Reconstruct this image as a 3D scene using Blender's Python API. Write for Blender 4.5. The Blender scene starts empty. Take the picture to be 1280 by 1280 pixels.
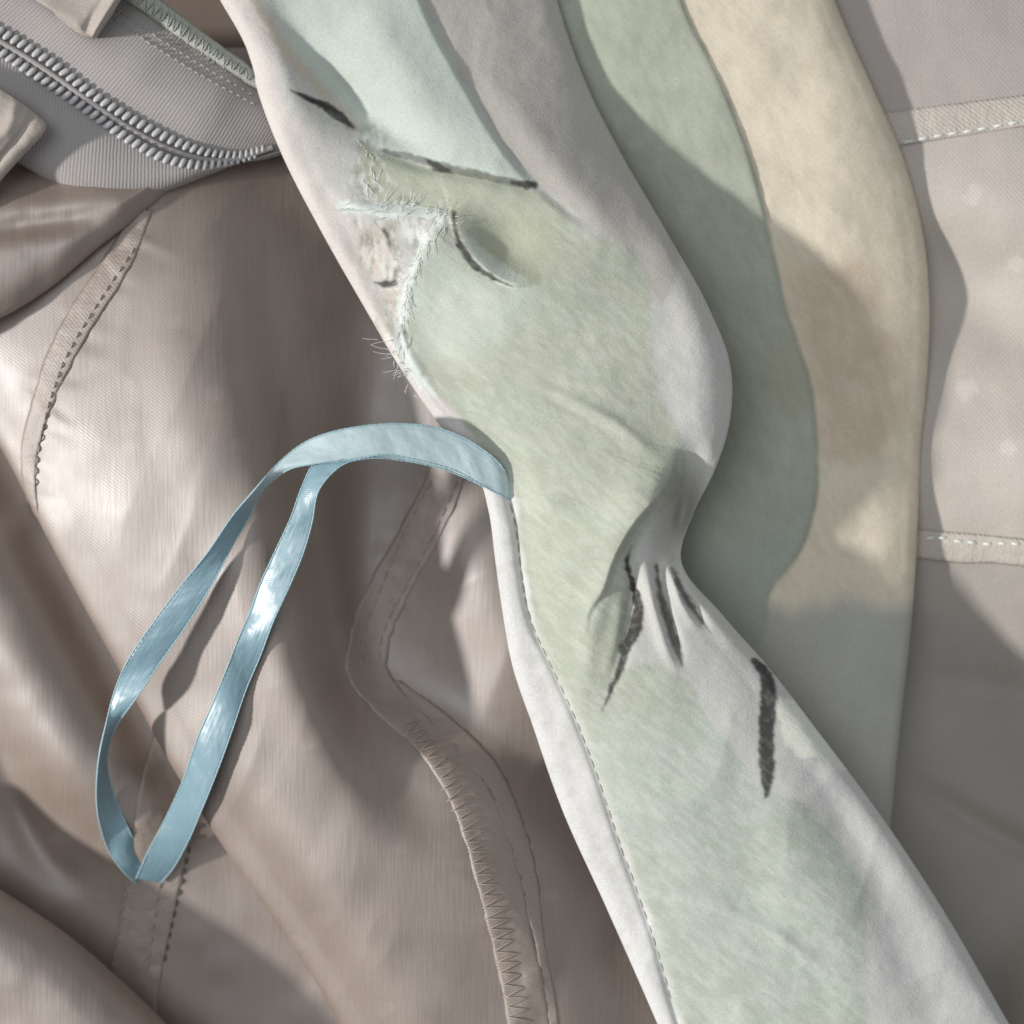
import bpy, math, random
import numpy as np
from mathutils import Vector
from mathutils.bvhtree import BVHTree

random.seed(7)
rng = np.random.default_rng(11)

# ------------------------------------------------------------------ scale, camera, light
S = 0.00013            # metres per photo pixel on the table plane
D = 2500.0             # camera height above the table plane, in photo pixels
sc = bpy.context.scene
col = sc.collection

cam = bpy.data.cameras.new('camera')
cam.sensor_width = 36.0
cam.lens = 36.0 * D / 1280.0
cam.clip_start = 0.01
cam.clip_end = 50
cam.dof.use_dof = True
cam.dof.focus_distance = (D - 165) * S
cam.dof.aperture_fstop = 10.0
camo = bpy.data.objects.new('camera', cam)
camo.location = (0, 0, D * S)
col.objects.link(camo)
sc.camera = camo

world = bpy.data.worlds.new('World')
sc.world = world
world.use_nodes = True
world.node_tree.nodes['Background'].inputs[0].default_value = (0.90, 0.96, 1.0, 1)
world.node_tree.nodes['Background'].inputs[1].default_value = 0.29


def lamp(name, az, el, dist, size, power, colour, size_y=None):
    l = bpy.data.lights.new(name, 'AREA')
    l.energy = power
    l.color = colour
    if size_y:
        l.shape = 'RECTANGLE'
        l.size = size
        l.size_y = size_y
    else:
        l.shape = 'DISK'
        l.size = size
    o = bpy.data.objects.new(name, l)
    a, e = math.radians(az), math.radians(el)
    d = Vector((math.cos(a) * math.cos(e), math.sin(a) * math.cos(e), math.sin(e)))
    o.location = d * dist
    o.rotation_euler = d.to_track_quat('Z', 'Y').to_euler()
    col.objects.link(o)
    return o


lamp('key_lamp', 187, 28.5, 1.6, 0.10, 24.5, (1.0, 0.975, 0.94))
lamp('window_lamp', 158, 70, 1.5, 0.8, 5.5, (0.93, 0.97, 1.0), 0.9)

sc.view_settings.view_transform = 'Standard'
sc.view_settings.look = 'None'
sc.view_settings.exposure = 0.0
sc.view_settings.gamma = 1.0
sc.view_settings.use_curve_mapping = False

# ------------------------------------------------------------------ helpers


def lin(r, g, b):
    f = lambda c: ((c / 255 + 0.055) / 1.055) ** 2.4 if c > 10 else c / 255 / 12.92
    return np.array([f(r), f(g), f(b)])


def W(P):
    """photo pixel + height -> point in the scene (metres)"""
    P = np.asarray(P, float)
    k = (D - P[..., 2]) / D
    return np.stack([(P[..., 0] - 640) * k * S, -(P[..., 1] - 640) * k * S, P[..., 2] * S], -1)


def sstep(a, b, x):
    t = np.clip((x - a) / (b - a), 0, 1)
    return t * t * (3 - 2 * t)


def herm(knots, P, t):
    k = np.asarray(knots, float)
    P = np.asarray(P, float)
    n = len(k)
    m = np.zeros_like(P)
    d = (P[1:] - P[:-1]) / (k[1:] - k[:-1]).reshape((-1,) + (1,) * (P.ndim - 1))
    m[0], m[-1] = d[0], d[-1]
    for i in range(1, n - 1):
        h0, h1 = k[i] - k[i - 1], k[i + 1] - k[i]
        m[i] = (d[i - 1] * h1 + d[i] * h0) / (h0 + h1)
    i = np.clip(np.searchsorted(k, t, side='right') - 1, 0, n - 2)
    h = k[i + 1] - k[i]
    s = (t - k[i]) / h
    sh = (-1,) + (1,) * (P.ndim - 1)
    s, h = s.reshape(sh), h.reshape(sh)
    return ((2 * s**3 - 3 * s**2 + 1) * P[i] + (s**3 - 2 * s**2 + s) * h * m[i]
            + (-2 * s**3 + 3 * s**2) * P[i + 1] + (s**3 - s**2) * h * m[i + 1])


def curve(pts, n=None, step=None):
    P = np.asarray(pts, float)
    L = np.concatenate([[0], np.cumsum(np.maximum(np.linalg.norm(P[1:, :2] - P[:-1, :2], axis=1), .5))])
    if n is None:
        n = max(2, int(L[-1] / step) + 1)
    return herm(L, P, np.linspace(0, L[-1], n))


_tab = np.random.default_rng(3).random((256, 256))


def vnoise(x, y, seed=0):
    x = x + seed * 17.3
    y = y + seed * 5.71
    xi, yi = np.floor(x).astype(int), np.floor(y).astype(int)
    fx, fy = x - xi, y - yi
    fx, fy = fx * fx * (3 - 2 * fx), fy * fy * (3 - 2 * fy)
    g = lambda a, b: _tab[a & 255, b & 255]
    return ((g(xi, yi) * (1 - fx) + g(xi + 1, yi) * fx) * (1 - fy)
            + (g(xi, yi + 1) * (1 - fx) + g(xi + 1, yi + 1) * fx) * fy) * 2 - 1


def fbm(x, y, sc_, oct_=4, seed=0):
    r, a = 0, 1.0
    for o in range(oct_):
        r = r + a * vnoise(x / sc_, y / sc_, seed + o)
        sc_ /= 2.03
        a *= 0.5
    return r


def pdist(X, Y, poly):
    """distance, signed side (+ = right of travel on the photo), fraction along"""
    P = np.asarray(poly, float)[:, :2]
    seg = P[1:] - P[:-1]
    L = np.linalg.norm(seg, axis=1)
    cum = np.concatenate([[0], np.cumsum(L)])
    best = np.full(X.shape, 1e9)
    side = np.zeros(X.shape)
    frac = np.zeros(X.shape)
    for i in range(len(seg)):
        dx, dy = X - P[i, 0], Y - P[i, 1]
        t = np.clip((dx * seg[i, 0] + dy * seg[i, 1]) / max(L[i]**2, 1e-9), 0, 1)
        ex, ey = dx - t * seg[i, 0], dy - t * seg[i, 1]
        d = np.hypot(ex, ey)
        m = d < best
        best = np.where(m, d, best)
        cr = -(seg[i, 0] * dy - seg[i, 1] * dx)      # photo y points down
        side = np.where(m, np.sign(-cr), side)
        frac = np.where(m, (cum[i] + t * L[i]) / cum[-1], frac)
    return best, side, frac


def amp_at(poly, amps, frac):
    P = np.asarray(poly, float)
    if np.isscalar(amps):
        return amps
    L = np.concatenate([[0], np.cumsum(np.linalg.norm(P[1:, :2] - P[:-1, :2], axis=1))])
    return np.interp(frac, L / L[-1], amps)


def near(X, Y, c, mg):
    return (X > c[:, 0].min() - mg) & (X < c[:, 0].max() + mg) & (Y > c[:, 1].min() - mg) & (Y < c[:, 1].max() + mg)


def ridge(X, Y, poly, amp, w, smooth=True):
    c = curve(poly, step=12) if smooth else np.asarray(poly, float)
    k = near(X, Y, c, 3 * w)
    z = np.zeros(X.shape)
    d, s, f = pdist(X[k], Y[k], c)
    z[k] = amp_at(poly, amp, f) * np.exp(-(d / w)**2)
    return z


def step_(X, Y, poly, amp, w, reach=60.0, side=1):
    """a fold edge: the `side` of the line stands higher by amp and eases out over reach"""
    c = curve(poly, step=10)
    k = near(X, Y, c, reach * 2.6)
    z = np.zeros(X.shape)
    d, s, f = pdist(X[k], Y[k], c)
    sd = d * s * side
    z[k] = amp_at(poly, amp, f) * sstep(-w, w, sd) * np.exp(-(np.maximum(sd, 0) / reach)**2)
    return z


def bump(X, Y, x, y, rx, ry, amp, rot=0):
    c, s = math.cos(rot), math.sin(rot)
    dx, dy = X - x, Y - y
    return amp * np.exp(-((dx * c + dy * s) / rx)**2 - ((-dx * s + dy * c) / ry)**2)


def poly_mask(X, Y, poly, soft=4, noise=0, nsc=20, seed=0, smooth=True):
    P = np.asarray(poly, float)
    P = np.vstack([P, P[:1]])
    if smooth:
        P = curve(P, step=10)
    k = near(X, Y, P, soft + 2 * noise + 2)
    out = np.zeros(X.shape)
    x, y = X[k], Y[k]
    d, _, _ = pdist(x, y, P)
    inside = np.zeros(x.shape, bool)
    for i in range(len(P) - 1):
        x0, y0, x1, y1 = *P[i], *P[i + 1]
        if y0 == y1:
            continue
        inside ^= ((y0 > y) != (y1 > y)) & (x < (x1 - x0) * (y - y0) / (y1 - y0) + x0)
    sd = np.where(inside, d, -d)
    if noise:
        sd = sd + noise * fbm(x, y, nsc, 4, seed)
    out[k] = sstep(-soft, soft, sd)
    return out


def stroke(X, Y, poly, hw, soft=2, noise=1.2, seed=0, dry=0.0):
    c = curve(np.asarray([p[:2] for p in poly], float), step=5)
    k = near(X, Y, c, max(hw) + 2 * noise + soft + 3)
    out = np.zeros(X.shape)
    x, y = X[k], Y[k]
    d, s, f = pdist(x, y, c)
    w = amp_at(poly, hw, f)
    m = sstep(-soft, soft, w + noise * fbm(x, y, 6, 2, seed) - d) * (w > 0.05)
    if dry:
        m = m * (1 - dry * sstep(-.2, .8, fbm(x, y, 5, 3, seed + 40)))
    out[k] = m
    return out


def mix(c, m, k):
    return c * (1 - m[..., None]) + np.asarray(k) * m[..., None]


SURF = []     # (bvh) for draping trims


def mesh_obj(name, V, F, mat, parent=None, uv=None, colr=None, smooth=True, world=False):
    V = np.asarray(V, float)
    if not world:
        V = W(V)
    me = bpy.data.meshes.new(name)
    F = np.asarray(F, np.int32)
    nv, nf, k = len(V), len(F), F.shape[1]
    me.vertices.add(nv)
    me.vertices.foreach_set('co', V.astype(np.float32).ravel())
    me.loops.add(nf * k)
    me.loops.foreach_set('vertex_index', F.ravel())
    me.polygons.add(nf)
    me.polygons.foreach_set('loop_start', np.arange(0, nf * k, k, dtype=np.int32))
    me.polygons.foreach_set('loop_total', np.full(nf, k, np.int32))
    me.polygons.foreach_set('use_smooth', np.full(nf, smooth))
    if uv is not None:
        u = me.uv_layers.new(name='uv')
        u.data.foreach_set('uv', np.asarray(uv, np.float32)[F.ravel()].ravel())
    if colr is not None:
        a = me.color_attributes.new('print', 'FLOAT_COLOR', 'POINT')
        c4 = np.ones((nv, 4), np.float32)
        c4[:, :colr.shape[1]] = colr
        a.data.foreach_set('color', c4.ravel())
    me.update()
    me.validate()
    o = bpy.data.objects.new(name, me)
    col.objects.link(o)
    if mat:
        me.materials.append(mat)
    if parent:
        o.parent = parent
    return o


def grid_faces(nr, nc):
    i = np.arange(nr * nc).reshape(nr, nc)
    return np.stack([i[:-1, :-1], i[1:, :-1], i[1:, 1:], i[:-1, 1:]], -1).reshape(-1, 4)


def solidify(o, t):
    m = o.modifiers.new('thickness', 'SOLIDIFY')
    m.thickness = t * S
    m.offset = -1


def surface(ctrl, step=3.0, stepr=None, disp=None):
    """ctrl: rows x cols x 3 (px, py, z) -> dense grid"""
    C = np.asarray(ctrl, float)
    dr = np.linalg.norm(C[1:] - C[:-1], axis=2).mean(1)
    dc = np.linalg.norm(C[:, 1:] - C[:, :-1], axis=2).mean(0)
    kr = np.concatenate([[0], np.cumsum(np.maximum(dr, 2))])
    kc = np.concatenate([[0], np.cumsum(np.maximum(dc, 2))])
    nr = int(kr[-1] / (stepr or step)) + 1
    nc = int(kc[-1] / step) + 1
    A = herm(kr, C, np.linspace(0, kr[-1], nr))
    A = herm(kc, A.transpose(1, 0, 2), np.linspace(0, kc[-1], nc)).transpose(1, 0, 2).copy()
    if disp is not None:
        A[..., 2] += disp(A[..., 0].copy(), A[..., 1].copy())
    t = np.linspace(0, kc[-1], nc)
    s = np.linspace(0, kr[-1], nr)
    return A, np.stack(np.meshgrid(t, s), -1), kr, kc


def add_bvh(A, every=2):
    B = A[::every, ::every]
    nr, nc = B.shape[:2]
    SURF.append(BVHTree.FromPolygons([tuple(v) for v in B.reshape(-1, 3)], grid_faces(nr, nc).tolist()))
    return SURF[-1]


def zat(bvhs, x, y, default=0.0):
    best = None
    for b in bvhs:
        h = b.ray_cast(Vector((x, y, 900)), Vector((0, 0, -1)))
        if h[0] is not None and (best is None or h[0].z > best):
            best = h[0].z
    return default if best is None else best


def cloth(name, ctrl, mat, parent, step=3.0, disp=None, colour=None, uvmode='px', thick=None):
    A, T, kr, kc = surface(ctrl, step, None, disp)
    nr, nc = A.shape[:2]
    uv = A[..., :2].copy() if uvmode == 'px' else T
    c = None
    if colour is not None:
        c = colour(A[..., 0], A[..., 1]).reshape(nr * nc, -1)
    o = mesh_obj(name, A.reshape(-1, 3), grid_faces(nr, nc), mat, parent, uv.reshape(-1, 2), c)
    if thick:
        solidify(o, thick)
    o['_bvh'] = len(SURF)
    b = add_bvh(A)
    del o['_bvh']
    return o, b, A


class TB:
    """collects thread-like tubes into one mesh"""

    def __init__(s):
        s.V, s.F = [], []

    def tube(s, pts, r, sides=5):
        P = np.asarray(pts, float)
        n = len(P)
        T = np.gradient(P, axis=0)
        T /= np.maximum(np.linalg.norm(T, axis=1, keepdims=True), 1e-9)
        up = np.array([0, 0, 1.0])
        A = np.cross(T, up)
        A /= np.maximum(np.linalg.norm(A, axis=1, keepdims=True), 1e-6)
        B = np.cross(A, T)
        r = np.broadcast_to(np.asarray(r, float), (n,))
        base = len(s.V)
        for i in range(n):
            for k in range(sides):
                a = 2 * math.pi * k / sides
                s.V.append(P[i] + r[i] * (math.cos(a) * A[i] + math.sin(a) * B[i]))
        for i in range(n - 1):
            for k in range(sides):
                k2 = (k + 1) % sides
                a = base + i * sides
                s.F.append((a + k, a + k2, a + sides + k2, a + sides + k))

    def build(s, name, mat, parent, kind=None):
        o = mesh_obj(name, s.V, s.F, mat, parent)
        if kind:
            o['kind'] = kind
        return o


def stitches(tb, poly, zf, length=10, gap=4, r=1.4, off=1.0, jit=0.6, bow=1.5):
    c = curve(poly, step=1.0)
    L = np.concatenate([[0], np.cumsum(np.linalg.norm(c[1:] - c[:-1], axis=1))])
    s = 0
    while s + length < L[-1]:
        ts = np.linspace(s, s + length, 5)
        x = np.interp(ts, L, c[:, 0]) + rng.normal(0, jit * .3)
        y = np.interp(ts, L, c[:, 1]) + rng.normal(0, jit * .3)
        z = np.array([zf(a, b) for a, b in zip(x, y)]) + off
        z = z + bow * np.array([-.9, .6, 1, .6, -.9])
        tb.tube(np.stack([x, y, z], 1), [r * .6, r, r, r, r * .6])
        s += length + gap + rng.normal(0, jit)


def zigzag(tb, polyA, polyB, zf, pitch=16, r=1.6, off=1.5):
    a, b = curve(polyA, step=1.0), curve(polyB, step=1.0)
    n = int(len(a) / pitch * 2)
    fa = np.linspace(0, 1, len(a))
    fb = np.linspace(0, 1, len(b))
    pts = []
    for i in range(n):
        f = (i + rng.normal(0, .12)) / n
        c, fc = (a, fa) if i % 2 == 0 else (b, fb)
        pts.append((np.interp(f, fc, c[:, 0]) + rng.normal(0, 1.0), np.interp(f, fc, c[:, 1]) + rng.normal(0, 1.0)))
    for i in range(n - 1):
        p, q = np.array(pts[i]), np.array(pts[i + 1])
        T = np.linspace(-.04, 1.04, 6)
        xy = p + (q - p) * T[:, None]
        z = np.array([zf(x, y) for x, y in xy]) + off + np.array([-.8, .6, 1.2, 1.2, .6, -.8])
        tb.tube(np.column_stack([xy, z]), [r * .7, r, r, r, r, r * .7])


def drape_strip(name, left, right, zf, mat, parent, off=3.0, crown=1.5, step=3.0, rag=0.0, seed=0, thick=0.7, colour=None):
    """flat strip lying on a surface between two photo polylines"""
    n = int(np.linalg.norm(np.diff(curve(left, step=4.0), axis=0), axis=1).sum() / step) + 2
    a, b = curve(left, n=n), curve(right, n=n)
    w = np.linalg.norm(a - b, axis=1).mean()
    m = max(5, int(w / step) + 1)
    t = np.linspace(0, 1, m)
    P = a[:, None] * (1 - t)[None, :, None] + b[:, None] * t[None, :, None]
    X, Y = P[..., 0].copy(), P[..., 1].copy()
    if rag:
        nn = fbm(np.arange(n) * step, np.zeros(n), 18, 4, seed)
        X[:, 0] += rag * nn
        X[:, -1] += rag * fbm(np.arange(n) * step, np.zeros(n), 15, 4, seed + 3)
    Z = np.array([[zf(x, y) for x, y in zip(rx, ry)] for rx, ry in zip(X, Y)])
    # smooth the drape along its length
    for _ in range(2):
        Z[1:-1] = (Z[:-2] + 2 * Z[1:-1] + Z[2:]) / 4
    prof = off + crown * (1 - (2 * t - 1)**2)
    prof[0] = prof[-1] = off * .35
    Z = Z + prof[None] + .7 * fbm(X, Y, 14, 3, seed)
    A = np.stack([X, Y, Z], -1)
    uv = np.stack(np.meshgrid(t * w, np.arange(n) * step), -1)
    c = colour(X, Y).reshape(n * m, -1) if colour else None
    o = mesh_obj(name, A.reshape(-1, 3), grid_faces(n, m), mat, parent, uv.reshape(-1, 2), c)
    if thick:
        solidify(o, thick)
    return o, add_bvh(A, 1)


# ------------------------------------------------------------------ materials


def N(nt, t, **kw):
    n = nt.nodes.new(t)
    for k, v in kw.items():
        setattr(n, k, v)
    return n


def fabric(name, base=None, rough=0.6, spec=0.3, aniso=0.0, sheen=0.0, weave=4.0, weave_rot=0.6, weave_b=0.25,
           grain=0.10, grain_sc=0.05, blotch=0.06, crepe=0.0, crepe_sc=0.2, tan_rot=0.0, streak=0.0, metal=0.0, ior=1.5, fibre=0.0):
    """woven cloth: UV is in photo pixels"""
    m = bpy.data.materials.new(name)
    m.use_nodes = True
    nt = m.node_tree
    b = nt.nodes['Principled BSDF']
    L = nt.links.new
    uv = N(nt, 'ShaderNodeUVMap', uv_map='uv')
    if base is None:
        at = N(nt, 'ShaderNodeAttribute', attribute_name='print')
        src = at.outputs['Color']
    else:
        rgb = N(nt, 'ShaderNodeRGB')
        rgb.outputs[0].default_value = (*base, 1)
        src = rgb.outputs[0]
    n1 = N(nt, 'ShaderNodeTexNoise')
    n1.inputs['Scale'].default_value = grain_sc * 6
    n1.inputs['Detail'].default_value = 3
    n2 = N(nt, 'ShaderNodeTexNoise')
    n2.inputs['Scale'].default_value = 0.012
    n2.inputs['Detail'].default_value = 4
    for n in (n1, n2):
        L(uv.outputs[0], n.inputs['Vector'])
    mr = N(nt, 'ShaderNodeMapRange')
    mr.inputs[1].default_value, mr.inputs[2].default_value = .25, .75
    mr.inputs[3].default_value, mr.inputs[4].default_value = 1 - grain, 1 + grain
    L(n1.outputs[0], mr.inputs[0])
    mr2 = N(nt, 'ShaderNodeMapRange')
    mr2.inputs[1].default_value, mr2.inputs[2].default_value = .3, .7
    mr2.inputs[3].default_value, mr2.inputs[4].default_value = 1 - blotch, 1 + blotch
    L(n2.outputs[0], mr2.inputs[0])
    mu = N(nt, 'ShaderNodeMath', operation='MULTIPLY')
    L(mr.outputs[0], mu.inputs[0])
    L(mr2.outputs[0], mu.inputs[1])
    if fibre:
        nf = N(nt, 'ShaderNodeTexNoise')
        nf.inputs['Scale'].default_value = 1.0
        nf.inputs['Detail'].default_value = 3
        mpf = N(nt, 'ShaderNodeMapping')
        mpf.inputs['Scale'].default_value = (.30, .014, 1)
        mpf.inputs['Rotation'].default_value = (0, 0, .06)
        L(uv.outputs[0], mpf.inputs[0])
        L(mpf.outputs[0], nf.inputs['Vector'])
        mrf = N(nt, 'ShaderNodeMapRange')
        mrf.inputs[1].default_value, mrf.inputs[2].default_value = .3, .7
        mrf.inputs[3].default_value, mrf.inputs[4].default_value = 1 - fibre, 1 + fibre
        L(nf.outputs[0], mrf.inputs[0])
        mu2 = N(nt, 'ShaderNodeMath', operation='MULTIPLY')
        L(mu.outputs[0], mu2.inputs[0])
        L(mrf.outputs[0], mu2.inputs[1])
        mu = mu2
    vm = N(nt, 'ShaderNodeVectorMath', operation='SCALE')
    L(src, vm.inputs[0])
    L(mu.outputs[0], vm.inputs['Scale'])
    L(vm.outputs[0], b.inputs['Base Color'])
    # weave relief
    mp = N(nt, 'ShaderNodeMapping')
    mp.inputs['Rotation'].default_value = (0, 0, weave_rot)
    L(uv.outputs[0], mp.inputs[0])
    wv = N(nt, 'ShaderNodeTexWave', wave_type='BANDS', bands_direction='X', wave_profile='SIN')
    wv.inputs['Scale'].default_value = 0.31416 / weave
    wv.inputs['Distortion'].default_value = 1.2
    wv.inputs['Detail'].default_value = 1
    wv.inputs['Detail Scale'].default_value = 1.5
    L(mp.outputs[0], wv.inputs['Vector'])
    h = wv.outputs['Fac']
    bp = N(nt, 'ShaderNodeBump')
    bp.inputs['Strength'].default_value = weave_b
    bp.inputs['Distance'].default_value = 1.6 * S
    L(h, bp.inputs['Height'])
    last = bp
    if streak:
        n4 = N(nt, 'ShaderNodeTexNoise')
        n4.inputs['Scale'].default_value = 1.0
        n4.inputs['Detail'].default_value = 2
        mp4 = N(nt, 'ShaderNodeMapping')
        mp4.inputs['Scale'].default_value = (.22, .022, 1)
        L(uv.outputs[0], mp4.inputs[0])
        L(mp4.outputs[0], n4.inputs['Vector'])
        bp4 = N(nt, 'ShaderNodeBump')
        bp4.inputs['Strength'].default_value = streak
        bp4.inputs['Distance'].default_value = 4 * S
        L(n4.outputs[0], bp4.inputs['Height'])
        L(bp.outputs[0], bp4.inputs['Normal'])
        bp = last = bp4
    if crepe:
        n3 = N(nt, 'ShaderNodeTexNoise')
        n3.inputs['Scale'].default_value = crepe_sc
        n3.inputs['Detail'].default_value = 3
        n3.inputs['Roughness'].default_value = .62
        mp3 = N(nt, 'ShaderNodeMapping')
        mp3.inputs['Rotation'].default_value = (0, 0, 0.5)
        mp3.inputs['Scale'].default_value = (1, 2.2, 1)
        L(uv.outputs[0], mp3.inputs[0])
        L(mp3.outputs[0], n3.inputs['Vector'])
        bp3 = N(nt, 'ShaderNodeBump')
        bp3.inputs['Strength'].default_value = crepe
        bp3.inputs['Distance'].default_value = 7 * S
        L(n3.outputs[0], bp3.inputs['Height'])
        L(bp.outputs[0], bp3.inputs['Normal'])
        last = bp3
    L(last.outputs[0], b.inputs['Normal'])
    mr3 = N(nt, 'ShaderNodeMapRange')
    mr3.inputs[1].default_value, mr3.inputs[2].default_value = .3, .7
    mr3.inputs[3].default_value, mr3.inputs[4].default_value = rough - .05, rough + .07
    L(n2.outputs[0], mr3.inputs[0])
    L(mr3.outputs[0], b.inputs['Roughness'])
    b.inputs['Specular IOR Level'].default_value = spec
    b.inputs['Metallic'].default_value = metal
    b.inputs['IOR'].default_value = ior
    if aniso:
        b.inputs['Anisotropic'].default_value = aniso
        tg = N(nt, 'ShaderNodeTangent', direction_type='UV_MAP', uv_map='uv')
        L(tg.outputs[0], b.inputs['Tangent'])
        b.inputs['Anisotropic Rotation'].default_value = tan_rot
    if sheen:
        b.inputs['Sheen Weight'].default_value = sheen
        b.inputs['Sheen Roughness'].default_value = 0.4
    return m


M_LIN = fabric('taupe_satin', rough=0.56, spec=0.5, ior=2.7, aniso=0.1, weave=3.6, weave_rot=0.9, weave_b=0.06, grain=.09, grain_sc=.06, blotch=.08, streak=.08, fibre=.07)
M_SEAM = fabric('taupe_seam', base=lin(142, 124, 112), rough=0.6, ior=2.5, spec=0.5, weave=3.4, weave_rot=0.9, weave_b=0.12, grain=.09, crepe=.16, crepe_sc=.12)
M_RLIN = fabric('greige_satin', rough=0.56, spec=0.6, aniso=0.3, ior=1.55, weave=4.2, weave_rot=0.72, weave_b=0.13, grain=.09, blotch=.05, streak=.06)
M_PRINT = fabric('printed_crepe', rough=0.78, spec=0.18, weave=3.0, weave_rot=0.55, weave_b=0.025, grain=.08, blotch=.04, crepe=.20, crepe_sc=.26, sheen=.08)
M_BAND = fabric('printed_crepe_band', rough=0.8, spec=0.15, weave=3.0, weave_rot=0.3, weave_b=0.025, grain=.08, blotch=.05, crepe=.12, crepe_sc=.2, sheen=.08)
M_TAPE = fabric('zipper_tape', base=lin(166, 160, 158), rough=0.7, spec=0.25, weave=4.6, weave_rot=math.pi / 2, weave_b=0.30, grain=.10, grain_sc=.08)
M_TOOTH = fabric('zipper_nylon', base=lin(190, 189, 191), rough=0.36, spec=0.55, weave=3, weave_b=0.0, grain=.03)
M_THREAD = fabric('taupe_thread', base=lin(178, 163, 150), rough=0.5, spec=0.4, weave=2, weave_b=0.0, grain=.1)
M_DTHREAD = fabric('grey_thread', base=lin(96, 98, 92), rough=0.7, spec=0.2, weave=2, weave_b=0.0, grain=.1)
M_HTHREAD = fabric('hem_thread', base=lin(150, 152, 142), rough=0.7, spec=0.2, weave=2, weave_b=0.0, grain=.1)
M_WTHREAD = fabric('white_thread', base=lin(232, 236, 230), rough=0.7, spec=0.2, weave=2, weave_b=0.0, grain=.05)
M_OVER = fabric('overlock_thread', base=lin(172, 174, 166), rough=0.6, spec=0.3, weave=3, weave_b=0.2, grain=.2)
M_RIB = fabric('blue_satin_ribbon', rough=0.38, spec=0.5, ior=2.0, aniso=0.35, weave=2.6, weave_rot=math.pi / 2, weave_b=0.05, grain=.06, blotch=.05, streak=.12, tan_rot=0.0)
M_RIBE = fabric('blue_ribbon_selvedge', base=lin(168, 197, 206), rough=0.5, spec=0.4, weave=3.2, weave_rot=math.pi / 2, weave_b=0.3, grain=.1)
M_TAB = fabric('tab_cloth', rough=0.8, spec=0.2, weave=3.4, weave_rot=0.9, weave_b=0.12, grain=.10, crepe=.12, crepe_sc=.15)
M_TABLE = fabric('table_cloth', base=lin(120, 106, 96), rough=0.7, spec=0.3, grain=.1)

# ------------------------------------------------------------------ things


def thing(name, label, cat, loc=(640, 640, 0), group=None):
    o = bpy.data.objects.new(name, None)
    o.empty_display_size = 0.01
    col.objects.link(o)
    o['label'] = label
    o['category'] = cat
    if group:
        o['group'] = group
    return o


# the surface underneath
v = [(-.16, -.16, -.0240), (.16, -.16, -.0240), (.16, .16, -.0240), (-.16, .16, -.0240)]
tb_ = mesh_obj('table_surface', v, [(0, 1, 2, 3)], M_TABLE, None, [(0, 0), (2400, 0), (2400, 2400), (0, 2400)], world=True)
tb_['kind'] = 'structure'

lining = thing('satin_lining', 'taupe satin lining with deep folds and stitched seams under the blue ribbon', 'lining')


# ---- colours of the lining: plain taupe with small tonal jacquard dots
def lining_colour(dots, base, dotc):
    def f(X, Y):
        c = np.broadcast_to(base, X.shape + (3,)).copy()
        for i, (x, y, rx, ry) in enumerate(dots):
            q = np.hypot((X - x) / rx, (Y - y) / ry) + .25 * fbm(X, Y, 7, 2, i)
            c = mix(c, .5 * sstep(1.15, .75, q), dotc)
        return c
    return f


TAUPE = lin(128, 108, 95)
TAUPE_D = lin(146, 128, 116)

# deep sheet on the lower left
rows = []
for y, xc, zs in [(430, -85, (0, 30, 40, 30, 0, -8, -10)), (555, 0, (10, 40, 54, 36, 2, -8, -10)), (670, 58, (10, 40, 60, 40, 2, -8, -10)), (760, 106, (6, 44, 66, 44, 2, -8, -10)),
                  (860, 160, (0, 40, 66, 44, 2, -8, -10)), (960, 216, (-6, 26, 58, 40, 2, -6, -8)), (1030, 260, (-12, 6, 36, 26, 4, -4, -6)), (1090, 300, (-16, -4, 10, 8, 2, -4, -4)),
                  (1180, 360, (-20, -12, -4, -2, 0, 0, 0)), (1300, 440, (-20, -12, -8, -4, 0, 2, 4)), (1450, 530, (-20, -14, -10, -4, 0, 4, 6))]:
    rows.append([(x, y, z) for x, z in zip((-200, xc - 185, xc - 118, xc - 62, xc - 16, xc + 60, xc + 260), zs)])


def d_low(X, Y):
    return (ridge(X, Y, [(-60, 840), (0, 940), (25, 1010), (70, 1085), (110, 1110)], [-6, -16, -18, -10, -2], 22)
            + 3.0 * fbm(X, Y, 130, 3, 2))


low, b_low, _ = cloth('lower_fold', rows, M_LIN, lining, 4, d_low,
                      lining_colour([(72, 1048, 11, 9), (128, 1120, 9, 8)], TAUPE, TAUPE_D))

# corner fold at the lower left
edge = [(-190, 1000), (-90, 1062), (0, 1118), (80, 1172), (150, 1232), (215, 1295), (300, 1390)]
rows = []
for x, y in edge:
    rows.append([(x - 16, y + 12, 5), (x + 4, y - 4, 50), (x - 4, y + 14, 96), (x - 34, y + 46, 122), (x - 100, y + 110, 112), (x - 260, y + 300, 40)])
corner, b_corner, _ = cloth('corner_fold', rows, M_LIN, lining, 4, lambda X, Y: 3 * fbm(X, Y, 90, 3, 5),
                            lining_colour([], TAUPE, TAUPE_D))

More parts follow.
